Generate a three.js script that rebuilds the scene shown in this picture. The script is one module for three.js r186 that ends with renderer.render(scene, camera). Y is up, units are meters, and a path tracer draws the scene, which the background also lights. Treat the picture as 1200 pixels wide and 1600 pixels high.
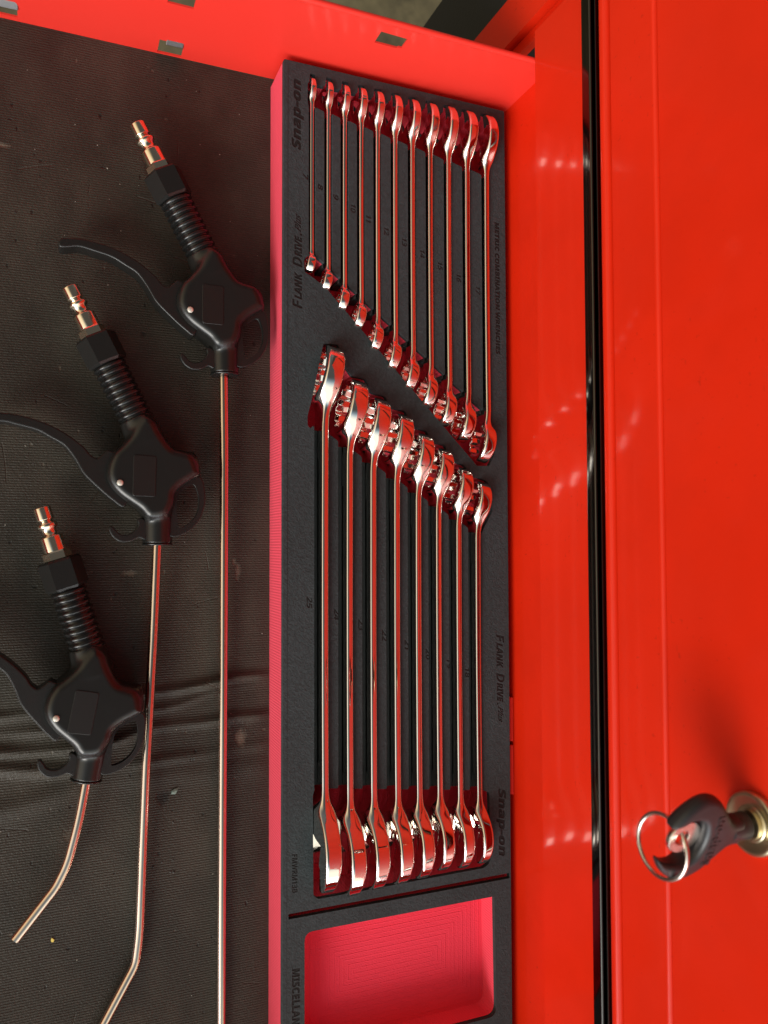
import * as THREE from 'three';
import { mergeGeometries, mergeVertices, toCreasedNormals } from 'three/addons/utils/BufferGeometryUtils.js';
import { RoundedBoxGeometry } from 'three/addons/geometries/RoundedBoxGeometry.js';

// ------------------------------------------------------------ camera, sky, sun, exposure
const MM = 0.001;                                   // shapes below are drawn in millimetres
const scene = new THREE.Scene();
const camera = new THREE.PerspectiveCamera(65.83, 0.75, 0.02, 60);
{
  const right = new THREE.Vector3(0.92362, 0.38329, 0.00303);
  const down = new THREE.Vector3(0.01162, -0.0359, 0.99929);
  const back = new THREE.Vector3(-0.38312, 0.92293, 0.03761);
  const m = new THREE.Matrix4().makeBasis(right, down.clone().negate(), back);
  camera.quaternion.setFromRotationMatrix(m);
  camera.position.set(0, 0.486, 0);
  camera.focus = 0.485; camera.userData.fStop = 9;
}
const renderer = new THREE.WebGLRenderer({ antialias: true });
renderer.toneMapping = THREE.LinearToneMapping;
renderer.toneMappingExposure = 1.16;
renderer.shadowMap.enabled = true;

function rng(seed) { let s = seed >>> 0; return () => { s = (s + 0x6D2B79F5) >>> 0; let t = s; t = Math.imul(t ^ (t >>> 15), t | 1); t ^= t + Math.imul(t ^ (t >>> 7), t | 61); return ((t ^ (t >>> 14)) >>> 0) / 4294967296; }; }
const sstep = (a, b, x) => { const t = Math.min(1, Math.max(0, (x - a) / (b - a))); return t * t * (3 - 2 * t); };
const mix = (a, b, t) => a + (b - a) * t;

{ // hazy sky: bright white towards the open side (+z), warm towards -x, dim overhead and behind
  const W = 512, H = 256, d = new Float32Array(W * H * 4);
  for (let j = 0; j < H; j++) for (let i = 0; i < W; i++) {
    const el = ((j + 0.5) / H - 0.5) * Math.PI, az = ((i + 0.5) / W - 0.5) * 2 * Math.PI;
    const x = Math.cos(el) * Math.cos(az), y = Math.sin(el), z = Math.cos(el) * Math.sin(az);
    const e = el * 180 / Math.PI;
    const toZ = Math.acos(Math.max(-1, Math.min(1, (z * 0.93 - x * 0.36) / Math.max(1e-6, Math.cos(el))))) * 180 / Math.PI;  // azimuth away from the bright side
    const white = (1 - sstep(34, 58, toZ)) * (1 - sstep(17, 28, e));
    const cream = (1 - sstep(70, 150, toZ)) * (1 - sstep(36, 62, e));
    const base = 0.075 + 0.08 * (1 - sstep(0, 60, e));
    let r = base * 0.96 + cream * 0.8, g = base * 0.96 + cream * 0.62, b = base * 0.94 + cream * 0.34;
    const glow = (1 - sstep(30, 85, toZ)) * (1 - sstep(46, 74, e)); r += glow * 0.34; g += glow * 0.5; b += glow * 0.62;
    r += white * 2.3; g += white * 2.6; b += white * 2.95;
    if (e < 0) { r = 0.2; g = 0.18; b = 0.16; }
    d.set([r, g, b, 1], (j * W + i) * 4);
  }
  const t = new THREE.DataTexture(d, W, H, THREE.RGBAFormat, THREE.FloatType);
  t.mapping = THREE.EquirectangularReflectionMapping; t.magFilter = t.minFilter = THREE.LinearFilter; t.needsUpdate = true;
  scene.background = t; scene.environment = t;
}
const sun = new THREE.DirectionalLight(new THREE.Color(1, 0.96, 0.9), 1.75);
sun.position.set(-1.5, 1.25, 2.1); sun.target.position.set(0.2, 0, 0);
sun.castShadow = true; sun.shadow.radius = 46; sun.shadow.mapSize.set(2048, 2048);
sun.shadow.camera.left = -0.8; sun.shadow.camera.right = 0.8; sun.shadow.camera.top = 0.8; sun.shadow.camera.bottom = -0.8; sun.shadow.camera.far = 6;
scene.add(sun, sun.target);

// ------------------------------------------------------------ helpers
const used = {};
function numbered(n) { const k = used[n] = (used[n] ?? -1) + 1; return k ? `${n}_${String(k).padStart(3, '0')}` : n; }
function tag(o, label, category, group, kind) { o.userData = { label, category }; if (group) o.userData.group = group; if (kind) o.userData.kind = kind; return o; }
function thing(name, label, category, p = [0, 0, 0], turn = 0, group) {
  const o = new THREE.Group(); o.name = numbered(name); o.position.set(p[0] * MM, p[1] * MM, p[2] * MM); o.rotation.y = turn; scene.add(o);
  return tag(o, label, category, group);
}
function mesh(name, geo, mat, parent, label) {      // geo in mm
  geo.scale(MM, MM, MM);
  const o = new THREE.Mesh(geo, mat); o.castShadow = o.receiveShadow = true;
  o.name = parent === scene ? numbered(name) : name; parent.add(o);
  if (label) o.userData.label = label;
  return o;
}
function part(name, parent, label) { const o = new THREE.Group(); o.name = name; parent.add(o); if (label) o.userData.label = label; return o; }
function merge(list) { return mergeGeometries(list.map(g => { const q = g.index ? g.toNonIndexed() : g; for (const k of Object.keys(q.attributes)) if (!['position', 'normal', 'uv'].includes(k)) q.deleteAttribute(k); if (!q.attributes.uv) q.setAttribute('uv', new THREE.BufferAttribute(new Float32Array(q.attributes.position.count * 2), 2)); return q; })); }
function boxUV(g, size) {                            // uv in units of `size` mm, by the face's main direction
  if (g.index) g = g.toNonIndexed();
  const p = g.attributes.position, n = g.attributes.normal, uv = new Float32Array(p.count * 2);
  for (let i = 0; i < p.count; i++) {
    const ax = Math.abs(n.getX(i)), ay = Math.abs(n.getY(i)), az = Math.abs(n.getZ(i));
    const [u, v] = ay >= ax && ay >= az ? [p.getX(i), p.getZ(i)] : ax >= az ? [p.getZ(i), p.getY(i)] : [p.getX(i), p.getY(i)];
    uv[2 * i] = u / size; uv[2 * i + 1] = v / size;
  }
  g.setAttribute('uv', new THREE.BufferAttribute(uv, 2)); return g;
}
const box = (x0, x1, y0, y1, z0, z1, r = 0) => { const g = r ? new RoundedBoxGeometry(x1 - x0, y1 - y0, z1 - z0, 3, r) : new THREE.BoxGeometry(x1 - x0, y1 - y0, z1 - z0); return g.translate((x0 + x1) / 2, (y0 + y1) / 2, (z0 + z1) / 2); };
function shapeOf(pts) { const s = new THREE.Shape(); pts.forEach(([x, z], i) => i ? s.lineTo(x, -z) : s.moveTo(x, -z)); s.closePath(); return s; }
function roundShape(pts, r, C = THREE.Shape) {      // polygon (x, z) with corners rounded by r (number or per-corner list)
  const s = new C(), n = pts.length;
  for (let i = 0; i < n; i++) {
    const p = pts[i], a = pts[(i + n - 1) % n], b = pts[(i + 1) % n], rr = Array.isArray(r) ? r[i] : r;
    const la = Math.hypot(a[0] - p[0], a[1] - p[1]), lb = Math.hypot(b[0] - p[0], b[1] - p[1]), k = Math.min(rr, la * 0.45, lb * 0.45);
    const A = [p[0] + (a[0] - p[0]) / la * k, p[1] + (a[1] - p[1]) / la * k], B = [p[0] + (b[0] - p[0]) / lb * k, p[1] + (b[1] - p[1]) / lb * k];
    i ? s.lineTo(A[0], -A[1]) : s.moveTo(A[0], -A[1]);
    s.quadraticCurveTo(p[0], -p[1], B[0], -B[1]);
  }
  s.closePath(); return s;
}
function plate(shape, y0, y1, bevel = 0, seg = 12) {  // upright extrusion of an (x, -z) shape from y0 to y1
  const g = new THREE.ExtrudeGeometry(shape, { depth: y1 - y0 - 2 * bevel, curveSegments: seg, bevelEnabled: bevel > 0, bevelThickness: bevel, bevelSize: bevel, bevelOffset: -bevel, bevelSegments: 3 });
  return g.rotateX(-Math.PI / 2).translate(0, y0 + bevel, 0);
}
function profileAlongZ(pts, z0, z1, crease = 0.6) {   // closed (x, y) profile swept along z
  const s = new THREE.Shape(); pts.forEach(([x, y], i) => i ? s.lineTo(x, y) : s.moveTo(x, y)); s.closePath();
  const g = new THREE.ExtrudeGeometry(s, { depth: z1 - z0, bevelEnabled: false, steps: 1 }).translate(0, 0, z0);
  g.deleteAttribute('uv'); return boxUV(toCreasedNormals(g, crease), 100);
}
const arc = (cx, cy, r, a0, a1, n = 8) => Array.from({ length: n + 1 }, (_, i) => { const a = (a0 + (a1 - a0) * i / n) * Math.PI / 180; return [cx + r * Math.cos(a), cy + r * Math.sin(a)]; });
function sdfGeo(f, lo, hi, h, newton = 2) {           // surface of f = 0 on a grid with smooth normals from the field
  const n = [0, 1, 2].map(k => Math.ceil((hi[k] - lo[k]) / h) + 1), [nx, ny, nz] = n, v = new Float32Array(nx * ny * nz);
  for (let k = 0, q = 0; k < nz; k++) for (let j = 0; j < ny; j++) for (let i = 0; i < nx; i++) v[q++] = f(lo[0] + i * h, lo[1] + j * h, lo[2] + k * h);
  const at = new Int32Array((nx - 1) * (ny - 1) * (nz - 1)).fill(-1), P = [], N = [], I = [], O = [0, 1, nx, nx + 1, nx * ny, nx * ny + 1, nx * ny + nx, nx * ny + nx + 1];
  const E = [[0, 1], [2, 3], [4, 5], [6, 7], [0, 2], [1, 3], [4, 6], [5, 7], [0, 4], [1, 5], [2, 6], [3, 7]];
  const e = h * 0.08;
  for (let k = 0, c = 0; k < nz - 1; k++) for (let j = 0; j < ny - 1; j++) for (let i = 0; i < nx - 1; i++, c++) {
    const b = i + nx * (j + ny * k); let m = 0;
    for (let t = 0; t < 8; t++) if (v[b + O[t]] < 0) m |= 1 << t;
    if (m === 0 || m === 255) continue;
    let x = 0, y = 0, z = 0, w = 0;
    for (const [p, q] of E) {
      if (((m >> p) & 1) === ((m >> q) & 1)) continue;
      const a = v[b + O[p]], d = v[b + O[q]], t = a / (a - d);
      x += (p & 1) + ((q & 1) - (p & 1)) * t; y += ((p >> 1) & 1) + (((q >> 1) & 1) - ((p >> 1) & 1)) * t; z += (p >> 2) + ((q >> 2) - (p >> 2)) * t; w++;
    }
    x = lo[0] + (i + x / w) * h; y = lo[1] + (j + y / w) * h; z = lo[2] + (k + z / w) * h;
    let gx = 0, gy = 1, gz = 0;
    for (let it = 0; it <= newton; it++) {
      gx = f(x + e, y, z) - f(x - e, y, z); gy = f(x, y + e, z) - f(x, y - e, z); gz = f(x, y, z + e) - f(x, y, z - e);
      const L = Math.hypot(gx, gy, gz) || 1; gx /= L; gy /= L; gz /= L;
      if (it < newton) { const d = Math.max(-h * 0.6, Math.min(h * 0.6, f(x, y, z))) * 0.85; x -= gx * d; y -= gy * d; z -= gz * d; }
    }
    at[c] = P.length / 3; P.push(x, y, z); N.push(gx, gy, gz);
  }
  const cx = nx - 1, cy = ny - 1, id = (i, j, k) => at[i + cx * (j + cy * k)];
  const quad = (a, b, c, d, flip) => { if (a < 0 || b < 0 || c < 0 || d < 0) return; flip ? I.push(a, c, b, a, d, c) : I.push(a, b, c, a, c, d); };
  for (let k = 1; k < nz - 1; k++) for (let j = 1; j < ny - 1; j++) for (let i = 1; i < nx - 1; i++) {
    const q = i + nx * (j + ny * k), s = v[q] < 0;
    if (s !== v[q + 1] < 0) quad(id(i, j - 1, k - 1), id(i, j, k - 1), id(i, j, k), id(i, j - 1, k), !s);
    if (s !== v[q + nx] < 0) quad(id(i - 1, j, k - 1), id(i - 1, j, k), id(i, j, k), id(i, j, k - 1), !s);
    if (s !== v[q + nx * ny] < 0) quad(id(i - 1, j - 1, k), id(i, j - 1, k), id(i, j, k), id(i - 1, j, k), !s);
  }
  const g = new THREE.BufferGeometry();
  g.setAttribute('position', new THREE.Float32BufferAttribute(P, 3)); g.setAttribute('normal', new THREE.Float32BufferAttribute(N, 3)); g.setIndex(I);
  return g;
}
function splitBy(g, which, count) {                   // triangles of g into `count` geometries that share the seam's points and normals
  const p = g.attributes.position, nn = g.attributes.normal, ix = g.index.array, lists = Array.from({ length: count }, () => []);
  for (let t = 0; t < ix.length; t += 3) lists[which((p.getX(ix[t]) + p.getX(ix[t + 1]) + p.getX(ix[t + 2])) / 3, (p.getY(ix[t]) + p.getY(ix[t + 1]) + p.getY(ix[t + 2])) / 3, (p.getZ(ix[t]) + p.getZ(ix[t + 1]) + p.getZ(ix[t + 2])) / 3)].push(ix[t], ix[t + 1], ix[t + 2]);
  return lists.map(l => {
    const map = new Map(), P = [], N = [], I = l.map(a => { if (!map.has(a)) { map.set(a, P.length / 3); P.push(p.getX(a), p.getY(a), p.getZ(a)); N.push(nn.getX(a), nn.getY(a), nn.getZ(a)); } return map.get(a); });
    const o = new THREE.BufferGeometry(); o.setAttribute('position', new THREE.Float32BufferAttribute(P, 3)); o.setAttribute('normal', new THREE.Float32BufferAttribute(N, 3)); o.setIndex(I); return o;
  });
}
const smin = (a, b, k) => { const h = Math.max(k - Math.abs(a - b), 0) / k; return Math.min(a, b) - h * h * h * k / 6; };
const smax = (a, b, k) => -smin(-a, -b, k);
const rbox = (a, b, r) => { const x = a + r, y = b + r; return Math.min(Math.max(x, y), 0) + Math.hypot(Math.max(x, 0), Math.max(y, 0)) - r; };   // two distances met at a rounded edge
function polySd(pts) {
  const n = pts.length;
  return (x, y) => {
    let d = Infinity, s = 1;
    for (let i = 0, j = n - 1; i < n; j = i++) {
      const ex = pts[j][0] - pts[i][0], ey = pts[j][1] - pts[i][1], wx = x - pts[i][0], wy = y - pts[i][1];
      const t = Math.min(1, Math.max(0, (wx * ex + wy * ey) / (ex * ex + ey * ey))), bx = wx - ex * t, by = wy - ey * t;
      d = Math.min(d, bx * bx + by * by);
      const c1 = y >= pts[i][1], c2 = y < pts[j][1], c3 = ex * wy > ey * wx;
      if ((c1 && c2 && c3) || (!c1 && !c2 && !c3)) s = -s;
    }
    return s * Math.sqrt(d);
  };
}
function smoothClosed(pts, n) { const c = new THREE.CatmullRomCurve3(pts.map(([x, z]) => new THREE.Vector3(x, 0, z)), true, 'centripetal'); return c.getPoints(n).slice(0, -1).map(p => [p.x, p.z]); }

// value noise on a lattice, for textures
function noise2(seed) {
  const r = rng(seed), N = 256, T = new Float32Array(N * N).map(() => r());
  return (x, y, px = N, py = N) => {
    const xi = Math.floor(x), yi = Math.floor(y), fx = x - xi, fy = y - yi, sx = fx * fx * (3 - 2 * fx), sy = fy * fy * (3 - 2 * fy);
    const g = (a, b) => T[(((a % px) + px) % px & 255) + N * (((b % py) + py) % py & 255)];
    return mix(mix(g(xi, yi), g(xi + 1, yi), sx), mix(g(xi, yi + 1), g(xi + 1, yi + 1), sx), sy);
  };
}
function dataTex(W, H, fn, srgb) {                    // fn(x, y) -> [r, g, b] 0..255 (sRGB) or a number 0..1
  const d = new Uint8Array(W * H * 4);
  for (let j = 0; j < H; j++) for (let i = 0; i < W; i++) { let c = fn(i, j); if (typeof c === 'number') { c = c * 255; c = [c, c, c]; } const q = (j * W + i) * 4; d[q] = Math.max(0, Math.min(255, c[0])); d[q + 1] = Math.max(0, Math.min(255, c[1])); d[q + 2] = Math.max(0, Math.min(255, c[2])); d[q + 3] = 255; }
  const t = new THREE.DataTexture(d, W, H); t.wrapS = t.wrapT = THREE.RepeatWrapping; t.magFilter = THREE.LinearFilter; t.minFilter = THREE.LinearMipmapLinearFilter; t.generateMipmaps = true; if (srgb) t.colorSpace = THREE.SRGBColorSpace; t.needsUpdate = true; return t;
}

// ------------------------------------------------------------ materials
const rgb = (r, g, b) => new THREE.Color().setRGB(r, g, b);
const n1 = noise2(11), n2 = noise2(23), n3 = noise2(37);
const foamBump = dataTex(512, 512, (i, j) => 0.25 * n1(i / 2, j / 2) + 0.45 * n2(i / 3.2, j / 3.2, 160, 160) + 0.3 * n3(i / 8, j / 8, 64, 64));
const orangePeel = dataTex(256, 256, (i, j) => 0.5 * n2(i / 8, j / 8, 32, 32) + 0.5 * n3(i / 16, j / 16, 16, 16));
const dustRough = dataTex(512, 512, (i, j) => { const a = n1(i / 64, j / 64, 8, 8), b = n2(i / 16, j / 16, 32, 32), c = n3(i / 3, j / 3); return 0.3 + 0.35 * a * b + (c > 0.93 ? 0.25 : 0); });
const paintMap = dataTex(1024, 1024, (i, j) => { const a = n2(i / 128, j / 128, 8, 8), b = n3(i / 30, j / 30, 34, 34), c = n1(i / 1.6 + 31, j / 1.6), q = n2(i / 5, j / 5, 200, 200); let k = 0.955 + 0.045 * a + 0.02 * b - (q > 0.94 && a > 0.6 ? 0.1 : 0); const sp = c > 0.9955 ? (n3(i / 40, j / 40, 25, 25) > 0.45 ? -120 : 60) : 0; return [255 * k + sp * 0.6, 252 * k + sp, 250 * k + sp]; }, true);
const paintRough = dataTex(512, 512, (i, j) => { const a = n1(i / 70, j / 70, 7, 7), b = n2(i / 18, j / 50, 28, 10), c = n3(i / 3, j / 3); return 0.5 + 0.3 * a * b + (c > 0.95 ? 0.2 : 0); });
for (const t of [paintMap, paintRough]) t.repeat.set(0.28, 0.28);
const smudge = dataTex(512, 512, (i, j) => { const a = n1(i / 40, j / 26, 13, 20), b = n2(i / 9, j / 7, 57, 73), c = n3(i / 2.2, j / 2.2); return 0.24 + 0.55 * sstep(0.5, 0.9, a * 0.7 + b * 0.4) + (c > 0.975 ? 0.35 : 0); });
const waver = dataTex(256, 256, (i, j) => 0.55 * n2(i / 14, j / 14, 18, 18) + 0.45 * n3(i / 32, j / 32, 8, 8));
const M = {
  red: new THREE.MeshPhysicalMaterial({ color: rgb(0.66, 0.02, 0.004), roughness: 0.75, specularIntensity: 0.3, clearcoat: 0.3, clearcoatRoughness: 0.09, map: paintMap, roughnessMap: paintRough, bumpMap: orangePeel, bumpScale: 0.00004 }),
  redIn: new THREE.MeshPhysicalMaterial({ color: rgb(0.74, 0.036, 0.024), roughness: 0.5, specularIntensity: 0.4, clearcoat: 0.3, clearcoatRoughness: 0.16, bumpMap: orangePeel, bumpScale: 0.00006 }),
  foamRed: new THREE.MeshPhysicalMaterial({ color: rgb(0.84, 0.045, 0.09), roughness: 0.95, sheen: 0.4, sheenColor: rgb(1, 0.4, 0.45), sheenRoughness: 0.6, bumpMap: foamBump, bumpScale: 0.0004 }),
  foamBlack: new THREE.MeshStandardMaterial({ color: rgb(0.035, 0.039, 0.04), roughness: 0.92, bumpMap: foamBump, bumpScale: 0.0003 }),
  chrome: new THREE.MeshStandardMaterial({ color: rgb(0.8, 0.76, 0.71), metalness: 1, roughness: 0.16, roughnessMap: smudge, bumpMap: waver, bumpScale: 0.000035 }),
  trim: new THREE.MeshStandardMaterial({ color: rgb(0.085, 0.08, 0.074), metalness: 1, roughness: 0.1 }),
  steel: new THREE.MeshStandardMaterial({ color: rgb(0.74, 0.59, 0.48), metalness: 1, roughness: 0.16 }),
  fitting: new THREE.MeshStandardMaterial({ color: rgb(0.82, 0.7, 0.54), metalness: 1, roughness: 0.14 }),
  zinc: new THREE.MeshStandardMaterial({ color: rgb(0.6, 0.6, 0.6), metalness: 1, roughness: 0.35 }),
  nickel: new THREE.MeshStandardMaterial({ color: rgb(0.62, 0.54, 0.36), metalness: 1, roughness: 0.28 }),
  nylon: new THREE.MeshPhysicalMaterial({ color: rgb(0.011, 0.0108, 0.01), roughness: 0.3, bumpMap: foamBump, bumpScale: 0.00004 }),
  sleeve: new THREE.MeshPhysicalMaterial({ color: rgb(0.009, 0.009, 0.009), roughness: 0.22 }),
  keyPlastic: new THREE.MeshPhysicalMaterial({ color: rgb(0.02, 0.02, 0.022), roughness: 0.4 }),
  keySteel: new THREE.MeshStandardMaterial({ color: rgb(0.7, 0.62, 0.55), metalness: 1, roughness: 0.22 }),
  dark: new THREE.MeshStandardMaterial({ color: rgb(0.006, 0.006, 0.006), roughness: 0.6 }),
  blackPaint: new THREE.MeshPhysicalMaterial({ color: rgb(0.012, 0.013, 0.014), roughness: 0.5, bumpMap: foamBump, bumpScale: 0.0001 }),
  pin: new THREE.MeshStandardMaterial({ color: rgb(0.72, 0.69, 0.6), metalness: 0.4, roughness: 0.4 }),
};

// ------------------------------------------------------------ large structure: floor, drawer, chest
const chest = thing('tool_chest', 'red steel tool chest with a key lock and one drawer pulled open', 'tool chest');
const Z0 = -297, Z1 = 430, XB = 283.7, XF = -262, WALL = 80;
{
  const n = noise2(71), m2 = noise2(72);
  const map = dataTex(512, 512, (i, j) => { const a = n(i / 40, j / 40, 12, 12), b = m2(i / 9, j / 9, 56, 56), c = n(i / 2, j / 2); const k = 0.7 + 0.35 * a + 0.2 * b + 0.12 * c; return [92 * k, 84 * k, 62 * k]; }, true);
  const g = boxUV(box(-6000, 6000, -860, -800, -6000, 6000), 700);
  const o = mesh('concrete_floor', g, new THREE.MeshStandardMaterial({ map, roughness: 0.85 }), scene);
  o.userData.kind = 'structure';
}
{
  const d = part('drawer', chest, 'open red steel drawer holding the foam tray and blow guns');
  const hole = (s, pts) => { const h = new THREE.Path(); pts.forEach(([x, y], i) => i ? h.lineTo(x, y) : h.moveTo(x, y)); h.closePath(); s.holes.push(h); };
  const s = new THREE.Shape(); [[XF, 0], [XB + 1.2, 0], [XB + 1.2, WALL - 2], [XF, WALL - 2]].forEach(([x, y], i) => i ? s.lineTo(x, y) : s.moveTo(x, y)); s.closePath();
  const slot = (x, y) => hole(s, [[x, y], [x + 14.2, y], [x + 14.2, y + 12.4], [x + 13.2, y + 13.4], [x + 7, y + 13.4], [x + 6, y + 12.6], [x, y + 12.6]].map(([a, b]) => [a, b]));
  slot(53.4, 1.2); slot(53.4, 48.5); slot(-37.4, 3.6); slot(-37.4, 48.5);
  hole(s, [[171.8, 59.4], [186.6, 59.4], [186.9, 60.4], [189, 60.4], [189, 69.6], [171.8, 70.2]]);
  slot(172.5, 3.6);
  const w = new THREE.ExtrudeGeometry(s, { depth: 1.1, bevelEnabled: false }).translate(0, 0, Z0 - 1.1);
  mesh('side_wall', boxUV(w, 80), M.redIn, d);
  const lip = new THREE.CylinderGeometry(1.9, 1.9, XB - XF - 4, 14).rotateZ(Math.PI / 2).translate((XB + XF) / 2 - 3, WALL - 1.6, Z0 - 1.1);
  mesh('rolled_lip', merge([lip, box(XF + 2, XB - 6, WALL - 7, WALL - 1, Z0 - 2.8, Z0 - 1.6)]), M.redIn, d);
  mesh('back_wall', boxUV(box(XB, XB + 1.2, 0, WALL - 2, Z0, Z1), 80), M.red, d);
  mesh('front_wall', boxUV(box(XF - 1.2, XF, 0, WALL - 2, Z0 - 1.1, Z1), 80), M.redIn, d);
  mesh('side_wall', boxUV(box(XF, XB + 1.2, 0, WALL - 2, Z1, Z1 + 1.2), 80), M.redIn, d);
  mesh('bottom_panel', boxUV(box(XF - 1.2, XB + 1.2, -4.2, -3, Z0 - 1.1, Z1 + 1.2), 80), M.redIn, d);
  const clip = x => { const q = new THREE.Shape(); q.moveTo(-4.6, 0); q.lineTo(4.6, 0); q.lineTo(4.6, 5.6); q.quadraticCurveTo(4.6, 7.4, 2.8, 7.4); q.lineTo(-2.8, 7.4); q.quadraticCurveTo(-4.6, 7.4, -4.6, 5.6); q.closePath(); return new THREE.ExtrudeGeometry(q, { depth: 1.2, bevelEnabled: true, bevelSize: 0.4, bevelThickness: 0.4, bevelSegments: 2, curveSegments: 6 }).rotateX(-0.35).translate(x, 11.6, Z0 - 0.4); };
  mesh('slot_clip', clip(62.3), M.zinc, d, 'small zinc clip bent over the edge of the slot');
  mesh('slot_clip', clip(-27.6), M.zinc, d);
  mesh('divider_rail', box(280.6, 283.5, 20, 27, 104, 133, 0.5), M.redIn, d);
  mesh('divider_rail', box(280.8, 283.5, 20, 27, 135.5, 168, 0.5), M.redIn, d);
}
const XP = 270, ZP0 = -315, ZP1 = 440;
{
  const f = [[XP + 14, 187.6], [XP, 187.6], [XP, 520], [XP + 14, 520]];
  mesh('front_panel', profileAlongZ(f, ZP0, ZP1, 0.35), M.red, chest);
  const post = [[XP + 3, -420], [XP + 3, 520], [XP + 30, 520], [XP + 30, -420]];
  mesh('corner_post', profileAlongZ(post, -359, -329), M.red, chest);
  mesh('post_flange', profileAlongZ([[XP + 9, -420], [XP + 9, 520], [XP + 14, 520], [XP + 14, -420]], -328.6, -321), M.red, chest);
  mesh('side_panel', boxUV(box(XP + 4, XP + 420, -420, 520, -424, -358, 2), 120), M.blackPaint, chest, 'black side panel beyond the red post');
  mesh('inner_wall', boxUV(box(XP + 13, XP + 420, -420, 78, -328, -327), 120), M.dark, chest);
  // lock
  const lx = XP, ly = 236.5, lz = 117.5;
  const L = new THREE.LatheGeometry([[0.01, 2.6], [6.6, 2.6], [7.4, 2.2], [7.8, 1.5], [11, 2.9], [12.2, 3.0], [13.0, 2.2], [13.3, 0], [13.3, -4]].map(([r, y]) => new THREE.Vector2(r, y)).reverse(), 64);
  const lock = mesh('lock', L.rotateZ(Math.PI / 2).translate(lx, ly, lz), M.nickel, chest, 'round brassy lock face with a key in it');
  mesh('lock_plug', new THREE.CylinderGeometry(6.2, 6.4, 2.4, 40).rotateZ(Math.PI / 2).translate(lx - 3, ly, lz), M.nickel, lock);
}
const closedDrawer = label => part('closed_drawer', chest, label);
{
  const d = closedDrawer('closed red drawer front carrying the dark polished pull strip');
  mesh('drawer_face', profileAlongZ([[XP + 14, 81], [XP, 81], [XP, 131.6], [XP + 14, 131.6]], ZP0, ZP1), M.red, d);
  const p = [[XP + 8, 131.8], [XP - 2.4, 131.8], ...arc(XP - 2.6, 133.2, 1.4, 262, 180, 6), [XP - 4.1, 138.6], ...arc(XP - 2.9, 138.8, 1.2, 175, 95, 4), [XP - 0.6, 140.2], [XP - 0.4, 142], [XP - 2.2, 142.2], ...arc(XP - 2.2, 142.7, 0.5, 270, 90, 4), [XP + 8, 143.4]];
  mesh('drawer_pull', profileAlongZ(p, ZP0 - 1, ZP1, 0.7), M.trim, d, 'dark polished metal drawer pull strip');
}
{
  const d = closedDrawer('closed red drawer front with a rolled lower lip and a raised crease');
  mesh('drawer_face', profileAlongZ([[XP + 14, 153.2], [XP - 0.8, 153.2], [XP - 1.4, 153.8], ...arc(XP + 1.2, 184.4, 2.6, 180, 96, 10), [XP + 14, 187.1]], ZP0, ZP1), M.red, d);
  mesh('rolled_lip', profileAlongZ([[XP + 8, 144.2], ...arc(XP + 0.6, 148.1, 3.8, 268, 92, 12), [XP + 8, 152.2]], ZP0, ZP1, 0.5), M.red, d);
}

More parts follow.
